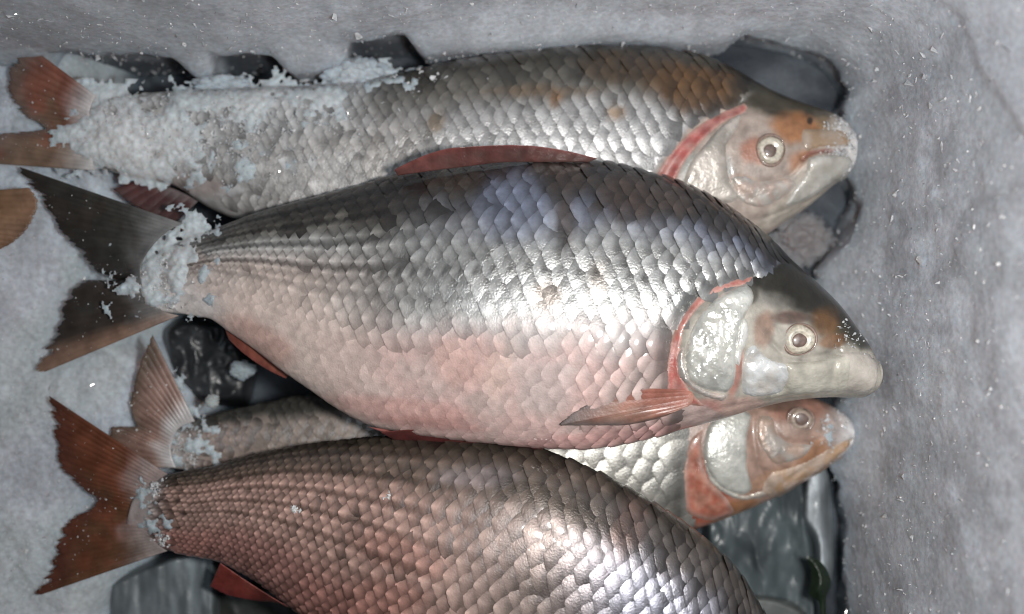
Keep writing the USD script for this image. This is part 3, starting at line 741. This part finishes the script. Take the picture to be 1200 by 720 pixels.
# ---- fins
def finc(a, b, tipc, frost=.0, seed=0, metal=0, low=None):
    def fn(x, y, u, r):
        n1 = fb(x, y, 20, 500 + seed, 4)
        c = mix(a, b, sstep(.3, .7, n1 + .5 * (u - .5)))
        c = mix(c, tipc, sstep(.6, 1.05, r + .2 * (n1 - .5)))
        if low is not None:
            c = mix(c, low, sstep(.86, .97, u))
        k = np.clip(frost * sstep(.40, .0, r + .35 * (n1 - .5)), 0, 1)
        c = mix(c, FW, k)
        return c, np.stack([0 * x + metal, .42 + .15 * k, 0 * x], -1)
    return fn
edge_pts = []
def add_fin(root, name, *a, **kw):
    m, c, mr = fin(*a, **kw)
    if name == 'tail_fin':
        g_ = m[0][:170 * 26].reshape(170, 26, 3)
        i_, j_ = rng.integers(0, 170, 90), (25.9 * rng.random(90) ** .3).astype(int)
        edge_pts.append(g_[i_, j_])
    return put(name, m, M_fin, root, c, mr)
add_fin(r1, 'tail_fin', [(112, 112), (104, 135), (104, 165), (112, 200)], [(34, 54), (16, 70), (8, 96), (22, 130), (52, 150), (-6, 158), (-30, 172), (-34, 190)], [.072], [.074, .072, .070, .071, .070, .074, .076], finc((.20, .075, .05), (.17, .11, .075), (.14, .10, .085), .7, 1), rays=22, ragged=.15)
add_fin(r1, 'anal_fin', [(232, 236), (205, 222), (165, 210)], [(205, 262), (178, 252), (132, 222)], [.06], [.066], finc((.055, .02, .02), (.075, .026, .025), (.05, .022, .02), .15, 2), rays=7)
add_fin(r2, 'tail_fin', [(214, 262), (182, 284), (164, 318), (172, 350), (210, 370)], [(18, 194), (24, 206), (50, 236), (64, 262), (88, 290), (112, 318), (140, 330), (104, 328), (76, 352), (66, 386), (50, 412), (38, 442)], [.088], [.074, .071, .070, .071, .070, .070, .070], finc((.042, .041, .037), (.050, .040, .034), (.040, .033, .029), .25, 3, low=(.24, .15, .11)), rays=30, ragged=.15)
add_fin(r2, 'dorsal_fin', [(466, 206), (540, 196), (600, 190), (690, 190)], [(462, 199), (535, 173), (600, 170), (700, 186)], [.101, .102, .103, .101], [.104, .113, .113, .102], finc((.12, .045, .04), (.10, .05, .045), (.16, .05, .045), 0, 4), rays=11, m=16, ragged=.02, ridge=.0004)
add_fin(r2, 'pectoral_fin', [(806, 457), (813, 464), (811, 472), (802, 478)], [(752, 455), (702, 468), (668, 486), (655, 499), (722, 499), (778, 489)], [float(f2.top(*f2.un(806, 466))) + .0036], [float(f2.top(*f2.un(720, 470))) + .0036, float(f2.top(*f2.un(662, 497))) + .0028, float(f2.top(*f2.un(720, 500))) + .0024], finc((.30, .12, .09), (.27, .155, .12), (.13, .105, .10), 0, 5), rays=7, ridge=.00018, ragged=.04, sag=.0022)
add_fin(r2, 'anal_fin', [(262, 382), (300, 408), (340, 436)], [(268, 398), (298, 424), (335, 444)], [.090], [.086], finc((.22, .07, .05), (.28, .10, .07), (.2, .06, .05), 0, 6), rays=6)
add_fin(r2, 'pelvic_fin', [(470, 506), (540, 512), (600, 516)], [(430, 500), (470, 512), (560, 520)], [.10], [.098], finc((.36, .14, .12), (.30, .10, .09), (.3, .1, .09), 0, 7), rays=6, m=14)
add_fin(r3, 'tail_fin', [(228, 494), (206, 506), (200, 528), (206, 548)], [(178, 392), (160, 440), (152, 476), (160, 500), (132, 500), (126, 528), (134, 550)], [.066], [.072, .07, .066, .066, .066], finc((.27, .17, .14), (.20, .12, .095), (.11, .08, .06), .75, 8), rays=20)
add_fin(r4, 'tail_fin', [(196, 556), (180, 570), (172, 600), (178, 630), (196, 646)], [(54, 462), (62, 500), (70, 546), (90, 568), (112, 588), (74, 616), (66, 640), (58, 664), (34, 702)], [.079], [.072, .070, .069, .070, .069, .070, .070], finc((.15, .050, .026), (.125, .058, .032), (.10, .036, .024), .35, 9), rays=30, ragged=.15)
add_fin(r4, 'dorsal_fin', [(462, 516), (540, 520), (640, 532)], [(446, 507), (520, 503), (632, 521)], [.098, .100, .100], [.110, .114, .110], finc((.12, .026, .026), (.15, .04, .036), (.14, .035, .03), 0, 10), rays=9, m=14, ragged=.02)
add_fin(r4, 'anal_fin', [(258, 660), (290, 682), (338, 712)], [(246, 688), (275, 700), (325, 706)], [.082], [.07, .068], finc((.24, .05, .04), (.28, .08, .065), (.2, .04, .04), 0, 11), rays=7)

lt = thing('fish_tail', 'orange tan tail fin tip of another fish poking in at the left edge', 'fish tail')
add_fin(lt, 'fin', [(-40, 226), (-44, 250), (-40, 292)], [(34, 220), (44, 238), (36, 262), (-10, 296)], [.086], [.082], finc((.20, .11, .06), (.26, .15, .09), (.18, .10, .06), 0, 12), rays=12)

# ------------------------------------------------------------------ plastic bags and ice in the gaps
def film(poly_px, z0, amp, scale, colour, rough, seed, fold=None, base=0.):
    pg = shapely.Polygon(smooth_line(list(poly_px) + [poly_px[0]], 80))
    x0, y0, x1, y1 = pg.bounds
    gx, gy = np.meshgrid(np.arange(x0, x1, 2.5), np.arange(y0, y1, 2.5))
    q = np.stack([gx.ravel(), gy.ravel()], -1)
    q = q[shapely.contains(pg, shapely.points(q))]
    ring = np.array(pg.exterior.coords)[:-1]
    q = np.vstack([ring, q])
    f = Delaunay(q).simplices
    f = f[shapely.contains(pg, shapely.points(q[f].mean(1)))]
    e1, e2 = q[f[:, 1]] - q[f[:, 0]], q[f[:, 2]] - q[f[:, 0]]
    f = np.where((e1[:, 0] * e2[:, 1] - e1[:, 1] * e2[:, 0] > 0)[:, None], f[:, ::-1], f)
    d = shapely.distance(pg.exterior, shapely.points(q))
    sx, sy = fold or (1, 1)
    z = base + (z0 - base) * sstep(-6, 14, d) + amp * (1 - np.abs(2 * fb(q[:, 0] * sx, q[:, 1] * sy, scale, seed, 4) - 1)) * sstep(0, 12, d)
    p = W(q[:, 0], q[:, 1], z)
    n1 = fb(q[:, 0] * sx, q[:, 1] * sy, scale * .8, seed + 5, 4)
    c = mix(np.asarray(colour) * .7, np.asarray(colour) * 1.3, sstep(.35, .65, n1))
    return (p, f), c, np.tile([0, rough, 0], (len(p), 1))
b1 = thing('plastic_bag', 'black plastic bag showing in the gap under the middle fish near its tail', 'plastic bag')
m, c, mr = film([(185, 382), (215, 368), (262, 372), (285, 400), (300, 440), (290, 475), (240, 480), (205, 460), (188, 420)], .03, .012, 34, (.022, .025, .028), .4, 601)
put('film', m, M_bag, b1, c, mr)
b2 = thing('plastic_bag', 'black plastic bag under the belly of the front fish at the bottom edge', 'plastic bag')
m, c, mr = film([(240, 690), (300, 680), (380, 700), (400, 760), (250, 770)], .02, .004, 60, (.016, .018, .016), .5, 602)
put('film', m, M_bag, b2, c, mr)
b3 = thing('plastic_bag', 'grey green plastic bag at the bottom right below the round gill cover', 'plastic bag')
m, c, mr = film([(820, 590), (880, 560), (945, 548), (955, 600), (962, 660), (970, 780), (850, 780)], .018, .012, 60, (.06, .076, .082), .4, 603, (1.3, .6))
put('film', m, M_bag, b3, c, mr)
m, c, mr = film([(940, 545), (965, 545), (974, 600), (976, 660), (970, 690), (952, 672), (950, 640), (934, 606)],   .034, .010, 40, (.44, .49, .52), .4, 604, (1.6, .7))
put('fold', m, M_bag, b3, c, mr)
m, c, mr = film([(845, 700), (890, 690), (935, 702), (960, 730), (965, 780), (850, 780)], .036, .004, 60, (.13, .145, .14), .42, 605)
put('flap', m, M_bag, b3, c, mr)
lf = thing('leaf', 'dark green leaf with a thin stem in front of the grey bag, bottom right', 'leaf')
m, c, mr = film([(944, 652), (956, 655), (969, 668), (974, 684), (968, 702), (968, 730), (963, 730), (960, 706), (948, 696), (951, 676)], .056, .002, 20, (.02, .03, .02), .5, 606, base=.050)
put('blade', m, M_green, lf)
b4 = thing('plastic_bag', 'grey streaky plastic bag below the orange tail, bottom left', 'plastic bag')
m, c, mr = film([(120, 680), (170, 655), (230, 640), (262, 650), (262, 700), (258, 770), (120, 770)], .040, .008, 34, (.17, .20, .215), .5, 607, (1.2, .35))
put('film', m, M_bag, b4, c, mr)

def lump(cx, cy, r, z, seed, sq=(1, 1, .7)):
    s = trimesh.creation.icosphere(4, 1.0)
    v = s.vertices * (1 + 1.0 * (meshkit.fbm(s.vertices * 1.6 + seed, 4, seed)[:, None] - .5) + .8 * (meshkit.fbm(s.vertices * 5 + seed, 3, seed + 1)[:, None] - .5))
    return v * np.array(sq) * r * .0005 + W(cx, cy, z), s.faces
def ice(label, cx, cy, r, z, seed, rgb, sq=(1, 1, .7)):
    v, f = lump(cx, cy, r, z, seed, sq)
    px, py = to_px(v)
    c = mix(np.asarray(rgb) * .8, np.asarray(rgb) * 1.1, fb(px, py, 12, seed, 3))
    put('ice_lump', (v, f), M_frost, col=c, mr=np.tile([0, .5, 0], (len(v), 1)), label=label, category='ice')
ice('small round white ice lump beside the black bag', 249, 470, 7, .066, 5, (.55, .53, .5))
ice('pale jagged ice lump right of the black bag', 284, 434, 13, .050, 6, (.42, .45, .47), (1, .8, .6))
ice('brownish frozen lump between the heads of the back and the middle fish', 940, 282, 36, .012, 7, (.20, .185, .19), (1.0, .9, .3))
ice('whitish frost lump in the dark gap above the back fish', 262, 100, 26, .052, 8, (.55, .57, .6), (1.3, .45, .5))
ice('grey frost lump in the gap above the shoulder of the back fish', 415, 92, 34, .048, 9, (.50, .52, .55), (1, .7, .5))

# ------------------------------------------------------------------ frost grains and glinting crystals
def instancer(name, protos, mat, pts, sizes, seed, label, cat):
    r = np.random.default_rng(seed)
    pi = UsdGeom.PointInstancer.Define(stage, numbered('/World', name))
    for i, m in enumerate(protos):
        usdkit.mesh(stage, f'{pi.GetPath()}/grain_{i:03d}', m, mat, smooth=(40 if mat is M_grain else False))
    pi.CreatePrototypesRel().SetTargets([Sdf.Path(f'{pi.GetPath()}/grain_{i:03d}') for i in range(len(protos))])
    n = len(pts)
    pi.CreateProtoIndicesAttr(Vt.IntArray.FromNumpy(r.integers(0, len(protos), n).astype(np.int32)))
    pi.CreatePositionsAttr(Vt.Vec3fArray.FromNumpy(np.asarray(pts, np.float32)))
    q = r.normal(size=(n, 4)); q /= np.linalg.norm(q, axis=1, keepdims=True)
    pi.CreateOrientationsAttr([Gf.Quath(*map(float, x)) for x in q])
    pi.CreateScalesAttr(Vt.Vec3fArray.FromNumpy(np.asarray(sizes, np.float32)[:, None] * r.uniform(.6, 1.4, (n, 3)).astype(np.float32)))
    data(pi, label=label, category=cat, kind='stuff')

def nugget(seed):
    s = trimesh.creation.icosphere(1, 1.0)
    r = np.random.default_rng(seed)
    return s.vertices * (1 + .35 * r.normal(size=(len(s.vertices), 1)).clip(-1, 1)), s.faces
grains, sizes = [], []
def sprinkle(fish, n, cx, cy, rx, ry, size, rad=1.):
    u = rng.normal(0, .5, (n, 2)).clip(-1.3, 1.3)
    px, py = cx + u[:, 0] * rx, cy + u[:, 1] * ry
    keep = fb(px, py, 24, 801, 3) > .42
    px, py = px[keep], py[keep]
    bx, by = fish.un(px, py)
    s, t = fish.st(bx, by)
    ok = (np.abs(fish.cv(s, t)) < .98) & (s > fish.s0) & (s < fish.s1)
    p = fish.world(bx, by, fish.top(bx, by))[ok]
    p[:, 2] += .0004
    grains.append(p); sizes.append(size * rng.lognormal(0, .4, len(p)))
def crust(fish, root, *a, **k):
    m, c, mr = fish.crust(*a, **k)
    put('frost_crust', m, M_frost, root, c, mr)
crust(f1, r1, [(190, 92), (260, 76), (360, 78), (480, 66), (560, 64), (540, 92), (470, 124), (360, 150), (250, 158), (190, 135)], .0042, .28, 901, scale=30, bridge=True)
crust(f1, r1, [(50, 110), (100, 92), (240, 98), (262, 150), (240, 214), (190, 228), (120, 220), (66, 200)], .0040, .27, 907, scale=26, bridge=True)
crust(f1, r1, [(250, 160), (340, 150), (420, 160), (390, 200), (300, 240), (250, 236)], .0022, .44, 908, scale=14)
crust(f2, r2, [(120, 300), (170, 250), (232, 236), (262, 262), (256, 330), (240, 376), (170, 392), (120, 370)], .0036, .34, 902, scale=16, bridge=True)
crust(f3, r3, [(150, 440), (190, 420), (238, 470), (268, 520), (256, 560), (190, 560), (150, 510)], .0036, .33, 903, scale=15, bridge=True)
crust(f3, r3, [(955, 470), (985, 480), (1006, 500), (1002, 520), (975, 545), (955, 535)], .0022, .44, 904, scale=12, step=1.6)
crust(f1, r1, [(960, 128), (990, 143), (1000, 160), (1002, 185), (994, 206), (972, 222), (964, 190), (972, 160)], .0016, .52, 905, scale=12, step=1.6)
crust(f4, r4, [(140, 548), (190, 546), (214, 560), (202, 584), (204, 620), (214, 650), (150, 656)], .0034, .40, 906, scale=11, step=1.6, bridge=True)
sprinkle(f1, 1500, 260, 150, 240, 60, .0003)
sprinkle(f1, 200, 130, 160, 60, 50, .0004)
sprinkle(f1, 160, 440, 85, 90, 14, .0007)
sprinkle(f1, 500, 990, 170, 22, 50, .0003)
sprinkle(f2, 260, 185, 330, 40, 44, .0004)
sprinkle(f2, 120, 1000, 385, 24, 34, .00022)
sprinkle(f3, 200, 210, 525, 36, 36, .0004)
sprinkle(f3, 240, 988, 508, 30, 38, .0003)
sprinkle(f4, 80, 182, 565, 12, 18, .0005)
sprinkle(f4, 80, 186, 635, 16, 14, .0005)
sprinkle(f4, 60, 348, 593, 5, 7, .0007)
sprinkle(f4, 25, 455, 583, 4, 6, .0006)
for wl, n in ((pw, 4000),):
    a, b = rng.integers(0, wl.shape[0], n), (rng.random(n) * wl.shape[1] * .9).astype(int)
    grains.append(wl[a, b] + rng.normal(0, .0004, (n, 3))); sizes.append(.00022 * rng.lognormal(0, .5, n))
a, b = rng.integers(0, bank_pts.shape[0], 2500), rng.integers(0, bank_pts.shape[1], 2500)
grains.append(bank_pts[a, b]); sizes.append(.0003 * rng.lognormal(0, .4, 2500))
grains.append(np.vstack(edge_pts) + [0, 0, .0002]); sizes.append(00.00014 * rng.lognormal(0, .6, len(grains[-1])))
instancer('frost_grains', [nugget(i) for i in range(4)], M_grain, np.vstack(grains), np.concatenate(sizes), 5, 'fine white frost grains on walls, tails and snouts', 'frost')

# glints: small clear facetted crystals
def shard(seed):
    r = np.random.default_rng(seed)
    return trimesh.convex.convex_hull(r.normal(size=(7, 3)) * [1, .7, .5])
sp, ss = [], []
for wl, n in ((pw, 2800),):
    a, b = rng.integers(0, wl.shape[0], n), (rng.random(n) * wl.shape[1] * .8).astype(int)
    sp.append(wl[a, b] + [0, 0, .0006]); ss.append(.0006 * rng.lognormal(0, .4, n))
a, b = rng.integers(0, bank_pts.shape[0], 600), rng.integers(0, bank_pts.shape[1], 600)
sp.append(bank_pts[a, b] + [0, 0, .0005]); ss.append(.0005 * rng.lognormal(0, .35, 600))
g = np.vstack(grains[:2]); sp.append(g[rng.choice(len(g), 700)] + [0, 0, .0015]); ss.append(.00055 * rng.lognormal(0, .3, 700))
g = np.vstack(grains[2:10]); pick = rng.choice(len(g), min(len(g), 500), replace=False)
sp.append(g[pick] + [0, 0, .0009]); ss.append(.00045 * rng.lognormal(0, .3, len(pick)))
instancer('ice_crystals', [shard(i) for i in range(5)], M_ice, np.vstack(sp), np.concatenate(ss), 6, 'tiny glinting ice crystals scattered over the frost', 'ice')
